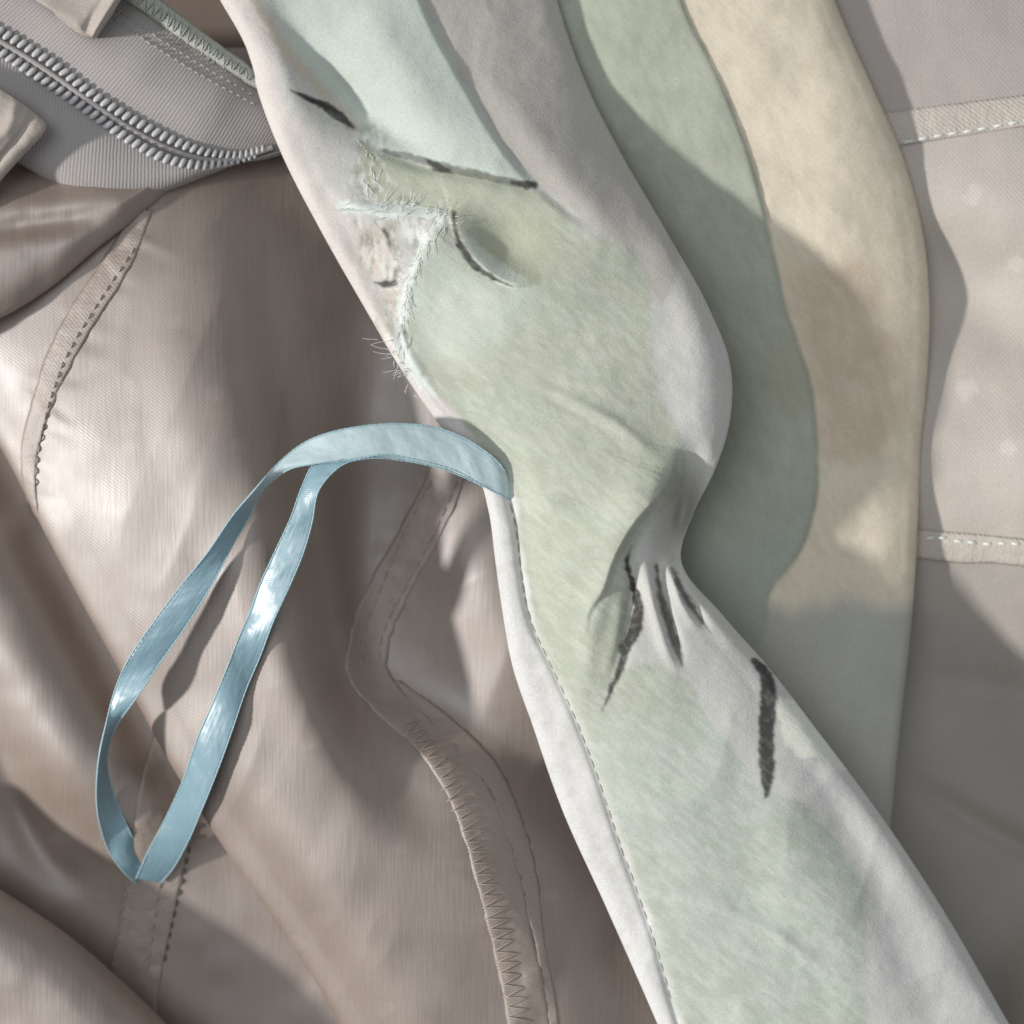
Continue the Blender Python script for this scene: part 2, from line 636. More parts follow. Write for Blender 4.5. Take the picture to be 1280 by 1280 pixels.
# main diagonal fold
rows = []
for y, xs, zs in [
    (60, (-150, -150, -60, 90, 240, 340, 430, 520, 640), (0, 10, 20, 30, 24, 14, 10, 8, 8)),
    (180, (-150, -160, -60, 90, 240, 330, 430, 520, 660), (0, 20, 44, 66, 62, 36, 18, 12, 10)),
    (300, (-120, -140, -50, 110, 250, 340, 440, 540, 690), (0, 44, 72, 98, 104, 64, 28, 20, 14)),
    (430, (-60, -85, -10, 140, 262, 350, 440, 560, 720), (0, 56, 90, 122, 132, 84, 26, 30, 24)),
    (555, (25, -2, 50, 180, 296, 374, 450, 580, 740), (0, 64, 98, 136, 148, 86, 20, 42, 36)),
    (670, (85, 58, 106, 225, 328, 398, 456, 600, 760), (0, 66, 100, 142, 154, 80, 14, 56, 56)),
    (760, (132, 106, 150, 262, 352, 414, 462, 620, 780), (0, 64, 98, 140, 150, 70, 12, 60, 62)),
    (850, (182, 156, 200, 300, 378, 434, 486, 650, 800), (0, 62, 96, 134, 142, 60, 22, 56, 58)),
    (960, (240, 216, 256, 340, 416, 490, 560, 690, 840), (0, 62, 94, 130, 136, 96, 88, 34, 20)),
    (1075, (312, 290, 330, 396, 468, 542, 610, 740, 880), (0, 54, 84, 124, 132, 128, 118, 50, 16)),
    (1230, (412, 396, 430, 486, 548, 612, 680, 790, 920), (0, 52, 82, 116, 122, 118, 110, 64, 24)),
    (1420, (500, 490, 530, 590, 640, 710, 780, 870, 980), (0, 46, 76, 104, 110, 104, 94, 62, 30))]:
    rows.append([(x, y, z) for x, z in zip(xs, zs)])


def d_main(X, Y):
    z = ridge(X, Y, [(300, 300), (345, 420), (365, 520), (380, 600)], [0, -6, -8, 0], 34)
    z += ridge(X, Y, [(190, 330), (215, 430), (225, 540), (300, 700)], [0, 5, 6, 0], 40)
    z += ridge(X, Y, [(330, 760), (360, 850), (420, 960), (470, 1030)], [0, 5, 6, 0], 30)
    z += ridge(X, Y, [(540, 640), (600, 720), (650, 860)], [0, 12, 4], 50)
    z += ridge(X, Y, [(520, 980), (660, 1090), (760, 1180)], [0, -6, -4], 40)
    # the stitching draws the cloth into small puckers
    for path in ([(540, 600), (512, 655), (470, 738), (445, 800), (448, 845), (500, 905), (552, 962), (592, 1040), (616, 1120), (634, 1200), (655, 1320)],
                 [(180, 290), (140, 350), (94, 432), (60, 520), (46, 620)]):
        c = curve(path, step=8)
        k = near(X, Y, c, 70)
        d, sd, f = pdist(X[k], Y[k], c)
        Lp = 8.0 * len(c)
        z[k] += 1.5 * np.sin(f * Lp / 6.5 + 3 * fbm(X[k], Y[k], 60, 2, 12)) * np.exp(-(d / 30)**2) * (.5 + .5 * fbm(X[k], Y[k], 80, 2, 13))
    z += -3.0 * np.abs(fbm(X * 1.3 + Y * .5, Y * .45 - X * .2, 120, 2, 14))
    z += 2.6 * fbm(X, Y, 150, 2, 8) + .2 * fbm(X, Y, 36, 2, 4)
    return z


main, b_main, A_main = cloth('main_fold', rows, M_LIN, lining, 3, d_main,
                             lining_colour([(219, 402, 10, 9), (268, 492, 12, 10), (300, 556, 12, 10), (243, 690, 12, 10), (327, 995, 14, 13), (372, 1178, 11, 9),
                                            (525, 822, 13, 14), (480, 1262, 13, 10), (500, 1060, 10, 8), (160, 560, 10, 9), (690, 1120, 10, 8)], TAUPE, TAUPE_D))
lowz = lambda x, y: zat([b_low], x, y)
mainz = lambda x, y: zat([b_main], x, y)

# puffy fold under the zipper, upper left
edge = [(-190, 470), (-90, 432), (0, 398), (60, 362), (120, 312), (186, 262), (226, 228)]
up = [(-190, 200), (-90, 190), (0, 190), (60, 190), (120, 195), (186, 205), (226, 196)]
rows = []
for (x, y), (u, w) in zip(edge, up):
    t = (x + 190) / 430
    h = 1 - .35 * t
    o_ = -30 * max(0, t - .8) / .2
    rows.append([(a_, b_, c_ + o_) for a_, b_, c_ in [(x - 6, y - 14, 56 * h + 40), (x, y, 86 * h + 44), (x - 4, y - 18, 112 * h + 42), (x - 14 + .3 * (u - x), y + .42 * (w - y), 128 * h + 36),
                 (x + .6 * (u - x), y + .75 * (w - y), 112 * h + 24), (u, w, 80 * h + 10), (u + 10, w - 60, 60 * h)]])
puff, b_puff, _ = cloth('upper_fold', rows, M_LIN, lining, 3.5,
                        lambda X, Y: 2.5 * fbm(X, Y, 70, 3, 21) + ridge(X, Y, [(-60, 300), (20, 285), (90, 275), (150, 262)], [0, -14, -14, 0], 16),
                        lining_colour([], TAUPE, TAUPE_D))

# seam allowances and their stitching on the lining
lb, b_lb = drape_strip('seam_allowance', [(166, 262), (130, 322), (72, 412), (40, 500), (25, 580), (38, 640)], [(192, 262), (165, 330), (108, 422), (66, 508), (46, 582), (48, 650)],
            mainz, M_SEAM, lining, off=1.8, crown=.8, rag=1.6, seed=1)
tape, b_tape = drape_strip('seam_allowance', [(545, 560), (525, 610), (500, 660), (458, 738), (437, 800), (434, 842), (468, 888), (522, 938), (566, 1010), (592, 1090), (610, 1160), (626, 1230), (640, 1330), (652, 1410)],
                           [(592, 560), (578, 610), (556, 660), (512, 742), (488, 800), (486, 838), (512, 872), (566, 925), (620, 1000), (648, 1080), (664, 1160), (680, 1230), (694, 1330), (706, 1410)],
                           mainz, M_SEAM, lining, off=1.5, crown=.8, rag=1.8, seed=2)
fold2, b_fold2 = drape_strip('seam_fold', [(470, 862), (540, 915), (600, 975), (630, 1040), (650, 1110), (666, 1170), (680, 1240), (692, 1330)],
                             [(500, 850), (560, 893), (622, 955), (656, 1030), (673, 1100), (680, 1170), (693, 1240), (706, 1330)],
                             mainz, M_SEAM, lining, off=1.0, crown=.4, rag=1.0, seed=3)
band3, b_band3 = drape_strip('seam_allowance', [(196, 900), (168, 1020), (160, 1090), (148, 1150), (136, 1230), (120, 1330)], [(276, 900), (246, 1020), (232, 1080), (216, 1150), (203, 1215), (186, 1330)],
                             lowz, M_SEAM, lining, off=1.8, crown=.8, rag=1.2, seed=4)
tapez = lambda x, y: zat([b_tape, b_main], x, y)
b3z = lambda x, y: zat([b_band3, b_low], x, y)
tb = TB()
zigzag(tb, [(498, 905), (540, 962), (572, 1028), (596, 1100), (612, 1165), (628, 1235), (640, 1320), (654, 1405)],
       [(520, 895), (566, 950), (600, 1018), (624, 1095), (640, 1165), (656, 1235), (670, 1320), (684, 1405)], tapez, pitch=14, r=.95, off=.9)
tb.build('overlock_stitching', M_THREAD, lining, 'stuff')
tb = TB()
stitches(tb, [(168, 310), (126, 372), (80, 450), (52, 540), (42, 620)], lambda x, y: zat([b_lb, b_main], x, y), 9, 5, 1.1)
stitches(tb, [(540, 600), (512, 650), (482, 720), (456, 790), (450, 840)], tapez, 16, 2, .7)
stitches(tb, [(572, 600), (545, 660), (502, 742), (476, 800), (473, 840)], tapez, 16, 2, .7)
stitches(tb, [(160, 1100), (148, 1165), (138, 1225)], b3z, 12, 3, 1.0)
stitches(tb, [(200, 1100), (190, 1165), (180, 1245)], b3z, 14, 3, 1.0)
tb.build('seam_stitching', M_THREAD, lining, 'stuff')
tb = TB()
stitches(tb, [(243, 1030), (232, 1085), (216, 1150), (204, 1215)], lambda x, y: b3z(x, y) - 1, 8, 6, 1.6)
tb.build('dark_seam_stitching', M_DTHREAD, lining, 'stuff')

# ------------------------------------------------------------------ zipper
zipper = thing('zipper', 'grey coil zipper with ribbed woven tapes in the upper left corner', 'zipper')
cen = curve([(-150, -18), (-80, 16), (0, 56), (60, 90), (125, 134), (185, 168), (245, 196), (310, 202), (370, 188), (430, 165)], n=40)
upe = curve([(-10, -130), (60, -78), (150, -6), (205, 34), (262, 72), (318, 108), (345, 122), (385, 138), (420, 148), (460, 150)], n=40)
loe = curve([(-150, 108), (-80, 146), (0, 190), (40, 214), (90, 241), (139, 250), (190, 244), (262, 219), (345, 186), (420, 172)], n=40)
zc = np.interp(np.linspace(0, 1, 40), [0, .25, .5, .68, .82, 1], [126, 126, 120, 104, 74, 40])
rows = []
for i in range(40):
    c, u, l, z = cen[i], upe[i], loe[i], zc[i]
    p = lambda t: c + (u - c) * t
    q = lambda t: c + (l - c) * t
    rows.append([(*p(1.0), z - 2), (*p(.75), z + 7), (*p(.45), z + 8), (*p(.22), z + 2), (*p(.09), z - 1), (*c, z - 2), (*q(.12), z - 1), (*q(.3), z + 4), (*q(.65), z + 5), (*q(.9), z - 6), (*q(1.0), z - 22), (*q(.97), z - 40)])
tapeo, b_zip, A_zip = cloth('tape', rows, M_TAPE, zipper, 3, lambda X, Y: 1.0 * fbm(X, Y, 60, 2, 9), None, 'param')
zipz = lambda x, y: zat([b_zip], x, y, 60)

# teeth: one shared mesh, laid across the tape
tv, tf = [], []
nu, nv = 8, 5
for j in range(nv + 1):
    th = math.pi * j / nv
    for i in range(nu):
        ph = 2 * math.pi * i / nu
        sx, sy, sz = math.sin(th) * math.cos(ph), math.cos(th), math.sin(th) * math.sin(ph)
        ax = abs(sy)**0.7 * math.copysign(1, sy)
        tv.append((sx * 3.7 * S, ax * 7.4 * S, sz * 3.2 * S))
for j in range(nv):
    for i in range(nu):
        i2 = (i + 1) % nu
        tf.append((j * nu + i, j * nu + i2, (j + 1) * nu + i2, (j + 1) * nu + i))
tooth0 = mesh_obj('tooth', tv, tf, M_TOOTH, zipper, [(0, 0)] * len(tv), world=True)
first = True
for rowpts, sgn in (([(-60, 8), (4, 41), (60, 75), (124, 131 - 8), (180, 157), (225, 179), (262, 191), (300, 193), (345, 180)], 1),
                    ([(-60, 32), (4, 67), (56, 101), (112, 139), (157, 171), (210, 199), (244, 206), (285, 203), (335, 188)], -1)):
    c = curve(rowpts, step=1.0)
    L = np.concatenate([[0], np.cumsum(np.linalg.norm(c[1:] - c[:-1], axis=1))])
    s = 4.0 if sgn > 0 else 9.0
    while s < L[-1] - 12:
        x, y = np.interp(s, L, c[:, 0]), np.interp(s, L, c[:, 1])
        x2, y2 = np.interp(s + 6, L, c[:, 0]), np.interp(s + 6, L, c[:, 1])
        o = tooth0 if first else tooth0.copy()
        if not first:
            col.objects.link(o)
        first = False
        o.parent = zipper
        P = W(np.array([x, y, zipz(x, y) + 4.5]))
        o.location = P
        o.rotation_euler = (0, 0, -math.atan2(y2 - y, x2 - x) - .30 + rng.normal(0, .05))
        k_ = 1 - .35 * float(np.clip((x - 200) / 120, 0, 1))
        o.scale = (k_, k_, k_)
        s += 10.6 * k_
# coil cord between the rows
tb = TB()
c = curve([(-60, 20), (4, 54), (58, 88), (118, 131), (168, 164), (218, 189), (253, 199), (290, 199), (340, 184)], step=6)
tb.tube(np.array([(x, y, zipz(x, y) + 2.2) for x, y in c]), 4.4, 6)
tb.build('coil_cord', M_DTHREAD if False else M_TAPE, zipper)
# overlocked upper edge
ov, b_ov = drape_strip('overlocked_edge', [(60, -112), (130, -52), (196, -4), (262, 46), (318, 86), (380, 120)], [(48, -86), (110, -34), (160, 2), (215, 40), (270, 78), (330, 116), (370, 136)],
                       lambda x, y: zat([b_zip], x, y, zat([b_zip], x - 20, y + 24, 110)) + 1, M_OVER, zipper, off=5, crown=4, rag=1.5, seed=6)
ovz = lambda x, y: zat([b_ov], x, y, zipz(x, y))
tb = TB()
zigzag(tb, [(130, -46), (200, 4), (262, 50), (322, 92)], [(122, -26), (166, 6), (222, 46), (316, 108)], ovz, pitch=11, r=1.0)
stitches(tb, [(100, -10), (142, 22), (200, 62), (262, 100), (322, 132)], zipz, 7, 3, 1.1)
stitches(tb, [(106, -18), (150, 14), (208, 54), (270, 92), (326, 124)], zipz, 7, 3, 1.0)
tb.build('overlock_stitching', M_OVER, zipper, 'stuff')

# folded lining edges lying against the zipper
rows = [[(-120, -110, 150), (-60, -78, 156), (20, -60, 158), (90, -70, 158), (185, -60, 160), (190, -60, 140)],
        [(-60, -60, 150), (-8, -40, 160), (50, -22, 162), (110, -26, 162), (166, -30, 168), (170, -28, 144)],
        [(0, -30, 148), (38, -4, 160), (74, 8, 163), (112, 8, 162), (146, 0, 170), (150, 2, 144)],
        [(50, 0, 148), (72, 18, 160), (92, 24, 163), (112, 24, 162), (132, 22, 168), (137, 24, 140)],
        [(66, 14, 146), (84, 28, 158), (100, 36, 160), (112, 38, 159), (122, 37, 162), (127, 38, 138)],
        [(72, 22, 140), (88, 34, 150), (102, 43, 152), (112, 46, 151), (118, 46, 150), (122, 46, 136)],
        [(76, 24, 132), (90, 36, 134), (103, 45, 134), (112, 48, 134), (118, 48, 134), (120, 47, 130)]]
tabA, _, _ = cloth('folded_edge', rows, M_TAB, lining, 2.5, lambda X, Y: ridge(X, Y, [(150, -10), (132, 16), (120, 40)], 4, 5) + ridge(X, Y, [(138, -14), (120, 14), (108, 36)], -4, 5) + 1.2 * fbm(X, Y, 30, 3, 31),
                   lining_colour([], lin(178, 168, 160), TAUPE_D), thick=None)
rows = [[(-160, 30, 150), (-60, 84, 156), (0, 112, 158), (28, 130, 158), (46, 143, 152), (48, 146, 130)],
        [(-160, 70, 156), (-60, 112, 164), (0, 134, 166), (30, 144, 166), (55, 153, 160), (56, 157, 130)],
        [(-160, 120, 160), (-60, 146, 168), (-8, 154, 170), (26, 156, 170), (52, 164, 164), (50, 172, 130)],
        [(-160, 170, 158), (-60, 180, 168), (-20, 184, 170), (12, 180, 170), (33, 185, 162), (30, 194, 126)],
        [(-160, 220, 150), (-70, 220, 160), (-36, 220, 162), (-8, 208, 160), (8, 214, 152), (4, 222, 120)],
        [(-160, 290, 140), (-90, 276, 146), (-60, 268, 148), (-40, 262, 146), (-26, 260, 138), (-30, 264, 110)]]
tabB, _, _ = cloth('folded_edge', rows, M_TAB, lining, 2.5, lambda X, Y: ridge(X, Y, [(40, 146), (20, 176), (-8, 208)], -5, 4.5) + ridge(X, Y, [(20, 130), (10, 160), (-10, 180)], 5, 7) + 1.5 * fbm(X, Y, 26, 3, 33),
                   lining_colour([], lin(178, 168, 160), TAUPE_D))

# ------------------------------------------------------------------ lining on the right
rlin = thing('satin_lining', 'pale greige satin lining with faint dots and two stitched seams, at the right edge', 'lining')
rows = []
for y, xs, zs in [
    (-180, (820, 960, 1080, 1180, 1300, 1480), (0, 14, 34, 46, 62, 80)),
    (0, (880, 1000, 1090, 1180, 1300, 1480), (0, 14, 34, 48, 64, 80)),
    (140, (900, 1020, 1110, 1190, 1300, 1480), (0, 10, 30, 46, 70, 90)),
    (260, (920, 1050, 1140, 1200, 1300, 1480), (0, 8, 28, 50, 84, 110)),
    (360, (920, 1060, 1165, 1215, 1300, 1480), (0, 4, 12, 26, 60, 90)),
    (480, (920, 1060, 1160, 1220, 1300, 1480), (0, 8, 24, 44, 78, 110)),
    (600, (920, 1050, 1150, 1220, 1300, 1480), (0, 10, 30, 54, 88, 120)),
    (690, (920, 1050, 1150, 1220, 1300, 1480), (0, 0, 14, 34, 66, 96)),
    (760, (920, 1050, 1150, 1220, 1300, 1480), (-10, -10, -4, 12, 46, 74)),
    (860, (920, 1050, 1150, 1220, 1300, 1480), (-40, -44, -48, -40, -6, 24)),
    (1000, (920, 1050, 1150, 1220, 1300, 1480), (-60, -60, -66, -84, -90, -90)),
    (1120, (920, 1050, 1150, 1220, 1300, 1480), (-70, -70, -76, -98, -122, -140)),
    (1240, (920, 1050, 1180, 1240, 1300, 1480), (-80, -80, -70, -50, 0, 40)),
    (1420, (920, 1050, 1180, 1260, 1340, 1480), (-70, -50, 0, 50, 70, 70))]:
    rows.append([(x, y, z) for x, z in zip(xs, zs)])


def d_right(X, Y):
    z = ridge(X, Y, [(1120, 960), (1190, 1010), (1300, 1070)], [0, -14, -16], 16)
    z += ridge(X, Y, [(1140, 840), (1220, 850), (1320, 870)], [0, -3, -3], 14)
    z += ridge(X, Y, [(1180, 330), (1260, 420), (1340, 480)], [-4, -7, -4], 40)
    return z + 1.5 * fbm(X, Y, 110, 3, 41) + .25 * fbm(X, Y, 24, 2, 44)


GREIGE = lin(182, 173, 164)


def right_colour(X, Y):
    c = lining_colour([(1168, 68, 12, 10), (1216, 245, 13, 14), (1209, 487, 14, 14), (1262, 560, 11, 11), (1270, 330, 12, 11)], GREIGE, lin(205, 196, 188))(X, Y)
    # the panels either side of the two seams are cut from greyer pieces
    c = mix(c, .85 * sstep(-3, 3, 152 - (X - 1030) * .13 - Y), lin(170, 160, 154))
    c = mix(c, .9 * sstep(-3, 3, Y - 690 - (X - 1080) * .08), lin(164, 156, 148))
    return c


rsheet, b_r, _ = cloth('sheet', rows, M_RLIN, rlin, 3.5, d_right, right_colour)
rz = lambda x, y: zat([b_r], x, y)
mseam2 = fabric('greige_seam', base=lin(192, 183, 173), rough=0.5, spec=0.35, weave=4.4, weave_rot=0.72, weave_b=0.3, grain=.10, crepe=.35, crepe_sc=.10)
s1, b_s1 = drape_strip('seam_allowance', [(1030, 152), (1105, 141), (1190, 130), (1280, 119), (1400, 104)], [(1030, 200), (1105, 186), (1190, 172), (1280, 158), (1400, 140)], rz, mseam2, rlin, off=1.6, crown=1, rag=.8, seed=11)
s2, b_s2 = drape_strip('seam_allowance', [(1080, 655), (1150, 662), (1210, 667), (1280, 674), (1400, 690)], [(1080, 688), (1150, 698), (1200, 704), (1240, 704), (1280, 708), (1400, 720)], rz, mseam2, rlin, off=2.4, crown=1.2, rag=1.6, seed=12)
tb = TB()
stitches(tb, [(1110, 182), (1150, 174), (1220, 162), (1290, 149), (1380, 136)], lambda x, y: zat([b_s1], x, y, rz(x, y)), 13, 6, 1.7)
tb.build('seam_stitching', M_WTHREAD, rlin, 'stuff')
tb = TB()
stitches(tb, [(1120, 672), (1170, 672), (1215, 677), (1290, 681), (1380, 690)], lambda x, y: zat([b_s2], x, y, rz(x, y)), 10, 9, 2.0, jit=2.2)
tb.build('seam_stitching', M_WTHREAD, rlin, 'stuff')

# ------------------------------------------------------------------ printed band under the flap
bandT = thing('printed_band', 'sage green and beige printed crepe band lying behind the crumpled flap', 'fabric band')
rows = []
for y, xl, xr, z in [(-200, 560, 985, 66), (-100, 580, 1010, 68), (0, 600, 1043, 70), (110, 640, 1091, 72), (200, 680, 1130, 72), (300, 730, 1155, 72), (400, 770, 1162, 70), (480, 780, 1158, 70),
                     (560, 780, 1151, 70), (660, 770, 1147, 70), (760, 770, 1141, 68), (900, 800, 1126, 64), (1010, 830, 1115, 60), (1160, 860, 1100, 50), (1320, 880, 1080, 40)]:
    z -= 12 - 12 * min(1, max(0, (300 - y) / 150))
    w = xr - xl
    rows.append([(xl, y, z - 40), (xl + .3 * w, y, z - 6), (xl + .55 * w, y, z + 4), (xl + .78 * w, y, z + 6), (xr - 24, y, z - 2), (xr - 5, y, z - 12), (xr, y, z - 26), (xr - 10, y, z - 42)])


def d_band(X, Y):
    z = step_(X, Y, [(840, -120), (852, 0), (895, 90), (935, 190), (962, 290), (985, 390), (1014, 480), (1022, 560), (1020, 630), (1000, 690), (962, 745)],
              [3, 4, 4, 5, 5, 4, 4, 5, 6, 5, 0], 3, 60, 1)
    z += ridge(X, Y, [(1000, 60), (1050, 240), (1080, 420), (1070, 600)], [0, 5, 6, 0], 40)
    z += bump(X, Y, 1010, 690, 30, 60, -5)
    return z + 2.2 * fbm(X, Y, 90, 3, 51) + .4 * fbm(X, Y, 22, 3, 52)


GREEN_B = [(690, -220), (845, -220), (840, -120), (852, 0), (895, 90), (935, 190), (962, 290), (985, 390), (1014, 480), (1022, 560), (1020, 630), (1000, 690), (962, 745), (955, 800), (900, 820), (700, 800), (600, 400)]


def band_colour(X, Y):
    c = np.broadcast_to(lin(226, 214, 193), X.shape + (3,)).copy()
    c = mix(c, .35 * sstep(-.3, .7, fbm(X, Y, 90, 3, 61)), lin(214, 202, 182))
    # warm-brown tint of the flap's cast shadow painted in, then grey wash further down
    c = mix(c, .6 * poly_mask(X, Y, [(980, 330), (1080, 335), (1110, 420), (1120, 520), (1080, 580), (1030, 560), (1010, 470)], 30, 14, 50, 3), lin(200, 176, 154))
    c = mix(c, .9 * sstep(735, 775, Y + 10 * fbm(X, Y, 60, 3, 5)), lin(176, 176, 170))
    fib = fbm((X * .4 + Y * .92) / 2.6, (Y * .4 - X * .92), 6.5, 2, 68)
    fk = sstep(790, 720, Y)
    c = mix(c, .16 * fk * sstep(.0, .8, fib), lin(190, 178, 158))
    c = mix(c, .16 * fk * sstep(.0, .8, -fib), lin(236, 228, 212))
    m = poly_mask(X, Y, GREEN_B, 3, 1.2, 30, 2)
    g = np.broadcast_to(lin(176, 179, 164), X.shape + (3,)).copy()
    g = mix(g, .5 * sstep(0, .6, fbm(X, Y, 60, 4, 66)), lin(166, 171, 156))
    g = mix(g, .2 * sstep(.0, .8, fib), lin(150, 156, 138))
    g = mix(g, .2 * sstep(.0, .8, -fib), lin(192, 196, 180))
    g = mix(g, .5 * bump(X, Y, 990, 470, 40, 60, 1.0), lin(176, 164, 146))
    g = mix(g, .6 * sstep(560, 720, Y), lin(166, 174, 164))
    d, s, f = pdist(X, Y, curve(GREEN_B[1:13], step=8))
    g = mix(g, .45 * sstep(9, 0, d), lin(140, 148, 134))  # thin shadow along the green layer's edge, painted as a darker line
    for i in range(c.shape[-1]):
        c[..., i] = c[..., i] * (1 - m) + g[..., i] * m
    return c


band, b_band, _ = cloth('sheet', rows, M_BAND, bandT, 2.6, d_band, band_colour)

# ------------------------------------------------------------------ crumpled printed flap
flap = thing('printed_flap', 'crumpled sage green and white printed crepe flap with black strokes and frayed tear', 'fabric flap')
rows = []
F_ = (.26, .46, .66, .86)
for y, xl, xr, zs in [
    (-180, 170, 655, (112, 128, 118, 118, 112, 98, 74)),
    (-90, 222, 676, (112, 128, 118, 118, 112, 98, 74)),
    (0, 275, 697, (112, 130, 116, 118, 114, 100, 76)),
    (60, 308, 716, (112, 130, 112, 118, 116, 102, 78)),
    (120, 324, 740, (112, 130, 114, 120, 122, 110, 82)),
    (190, 351, 776, (112, 128, 124, 132, 138, 132, 100)),
    (290, 402, 834, (112, 128, 140, 150, 158, 158, 128)),
    (390, 459, 889, (116, 130, 154, 174, 184, 184, 168)),
    (450, 494, 912, (122, 136, 162, 182, 190, 186, 168)),
    (525, 545, 913, (132, 148, 172, 192, 198, 192, 172)),
    (590, 596, 893, (142, 156, 180, 200, 206, 198, 176)),
    (640, 611, 868, (144, 158, 182, 202, 204, 194, 176)),
    (700, 619, 852, (140, 156, 178, 196, 196, 190, 178)),
    (770, 629, 905, (136, 152, 174, 190, 192, 188, 176)),
    (830, 640, 958, (132, 152, 180, 194, 194, 188, 166)),
    (910, 667, 1020, (128, 148, 174, 188, 192, 188, 166)),
    (1010, 702, 1095, (122, 142, 168, 184, 190, 186, 164)),
    (1130, 756, 1175, (116, 136, 162, 178, 186, 182, 160)),
    (1280, 822, 1262, (112, 130, 158, 174, 182, 178, 156)),
    (1440, 890, 1354, (108, 126, 154, 170, 178, 174, 152))]:
    w = xr - xl
    zl, zh, a, b, c, d, zr = zs
    zr = max(zr, d - 16) if y > 250 else zr
    rows.append([(xl + 24, y, zl - 22), (xl + 4, y, zl - 10), (xl, y, zl + 2), (xl + 8, y, zl + 11), (xl + 34, y, zh)] +
                [(xl + f * w, y, z) for f, z in zip(F_, (a, b, c, d))] +
                [(xr - 9, y, zr + 5), (xr - .5, y, zr - 3), (xr - 4, y, zr - 13), (xr - 28, y, zr - 26)])

GEDGE = [(470, -180), (500, -90), (527, 0), (578, 100), (640, 200), (700, 262), (768, 308)]
HEM = [(634, 612), (645, 660), (652, 720), (665, 780), (692, 838), (720, 900), (746, 968), (772, 1046), (795, 1110), (818, 1176), (842, 1260), (880, 1380)]
TUCK = [(848, 560), (838, 602), (816, 632), (796, 655), (778, 684), (768, 705), (757, 738), (738, 765), (733, 800)]
LIP = [(562, 262), (570, 292), (584, 318), (606, 340), (640, 357), (676, 356)]
FRAY = [(440, 150), (447, 168), (462, 208), (455, 236), (478, 256), (512, 262), (556, 272), (538, 288), (520, 326), (506, 360), (502, 405), (505, 440), (498, 462)]
FRAY2 = [(556, 272), (538, 288), (522, 326), (507, 360), (502, 405), (508, 440), (540, 490), (575, 530)]


def d_flap(X, Y):
    z = step_(X, Y, GEDGE, [7, 7, 8, 8, 7, 5, 0], 7, 130, 1)
    z += ridge(X, Y, HEM, -5.0, 5)
    z += step_(X, Y, TUCK, [0, 18, 30, 30, 24, 16, 9, 5, 0], 4, 42, 1)
    z += bump(X, Y, 852, 640, 19, 48, -92, .25)
    z += step_(X, Y, LIP, [2, 16, 20, 18, 10, 0], 3.5, 26, -1)
    z += bump(X, Y, 640, 312, 40, 34, -9, .5)
    z += step_(X, Y, FRAY2, [3, 9, 9, 8, 7, 5, 2, 0], 3, 34, -1)
    # rolled hem and the valley behind it at the top
    z += ridge(X, Y, [(330, -20), (372, 50), (430, 120), (490, 165), (560, 205)], [-6, -18, -28, -24, 0], 26)
    z += ridge(X, Y, [(470, 30), (520, 110), (600, 200)], [4, 8, 0], 34)
    z += ridge(X, Y, [(455, 180), (520, 205), (600, 222), (668, 236)], [-3, -7, -6, -2], 8)
    z += ridge(X, Y, [(440, 256), (480, 266), (552, 270)], [5, 7, 3], 9)
    z += ridge(X, Y, [(470, 300), (500, 295), (530, 300)], [-6, -9, -4], 12)
    # gathers fanning out below the tuck
    z += ridge(X, Y, [(786, 690), (790, 740), (782, 790), (756, 880)], [-4, -12, -9, 0], 8)
    z += ridge(X, Y, [(806, 700), (816, 750), (830, 800), (850, 850)], [2, 8, 6, 0], 9)
    z += ridge(X, Y, [(822, 708), (828, 750), (840, 790), (852, 835)], [-6, -11, -9, 0], 7)
    z += ridge(X, Y, [(838, 705), (850, 745), (872, 790)], [4, 9, 0], 8)
    z += ridge(X, Y, [(843, 712), (858, 745), (888, 790)], [-5, -10, 0], 6)
    z += ridge(X, Y, [(770, 700), (745, 760), (730, 840), (720, 900)], [6, 9, 6, 0], 16)
    # soft creases
    z += ridge(X, Y, [(640, 470), (700, 495), (770, 530), (835, 580)], [0, 3.5, 4, 0], 8)
    z += ridge(X, Y, [(650, 484), (710, 508), (776, 545)], [0, -3, 0], 8)
    z += ridge(X, Y, [(660, 640), (690, 632), (730, 650)], [0, 5, 0], 12)
    z += ridge(X, Y, [(640, 590), (660, 680), (690, 760), (740, 860)], [0, -4, -4, 0], 22)
    z += ridge(X, Y, [(830, 1120), (900, 1140), (980, 1175), (1040, 1220)], [0, 4, 4, 0], 9)
    z += ridge(X, Y, [(850, 1100), (930, 1115), (1010, 1150)], [0, -3, 0], 10)
    z += ridge(X, Y, [(840, 330), (870, 420), (872, 520), (850, 600)], [0, 8, 8, 0], 30)
    z += ridge(X, Y, [(880, 870), (960, 1000), (1040, 1150), (1090, 1300)], [0, 5, 5, 3], 40)
    z += ridge(X, Y, [(990, 920), (1080, 1080), (1160, 1260)], [0, -6, -5], 26)
    z += ridge(X, Y, [(600, 60), (660, 160), (740, 260), (800, 320)], [0, 5, 6, 0], 22)
    z += ridge(X, Y, [(400, 290), (430, 340), (470, 400), (520, 480)], [2, -3, 3, -2], 10)
    z += -3.2 * np.abs(fbm(X * .9 + Y * .3, Y * .8 - X * .4, 120, 2, 75)) - .5 * np.abs(fbm(X, Y, 34, 2, 76))
    z += 2.0 * fbm(X, Y, 110, 3, 71) + 0.45 * fbm(X, Y, 26, 3, 72) + .12 * fbm(X, Y, 8, 2, 73)
    return z


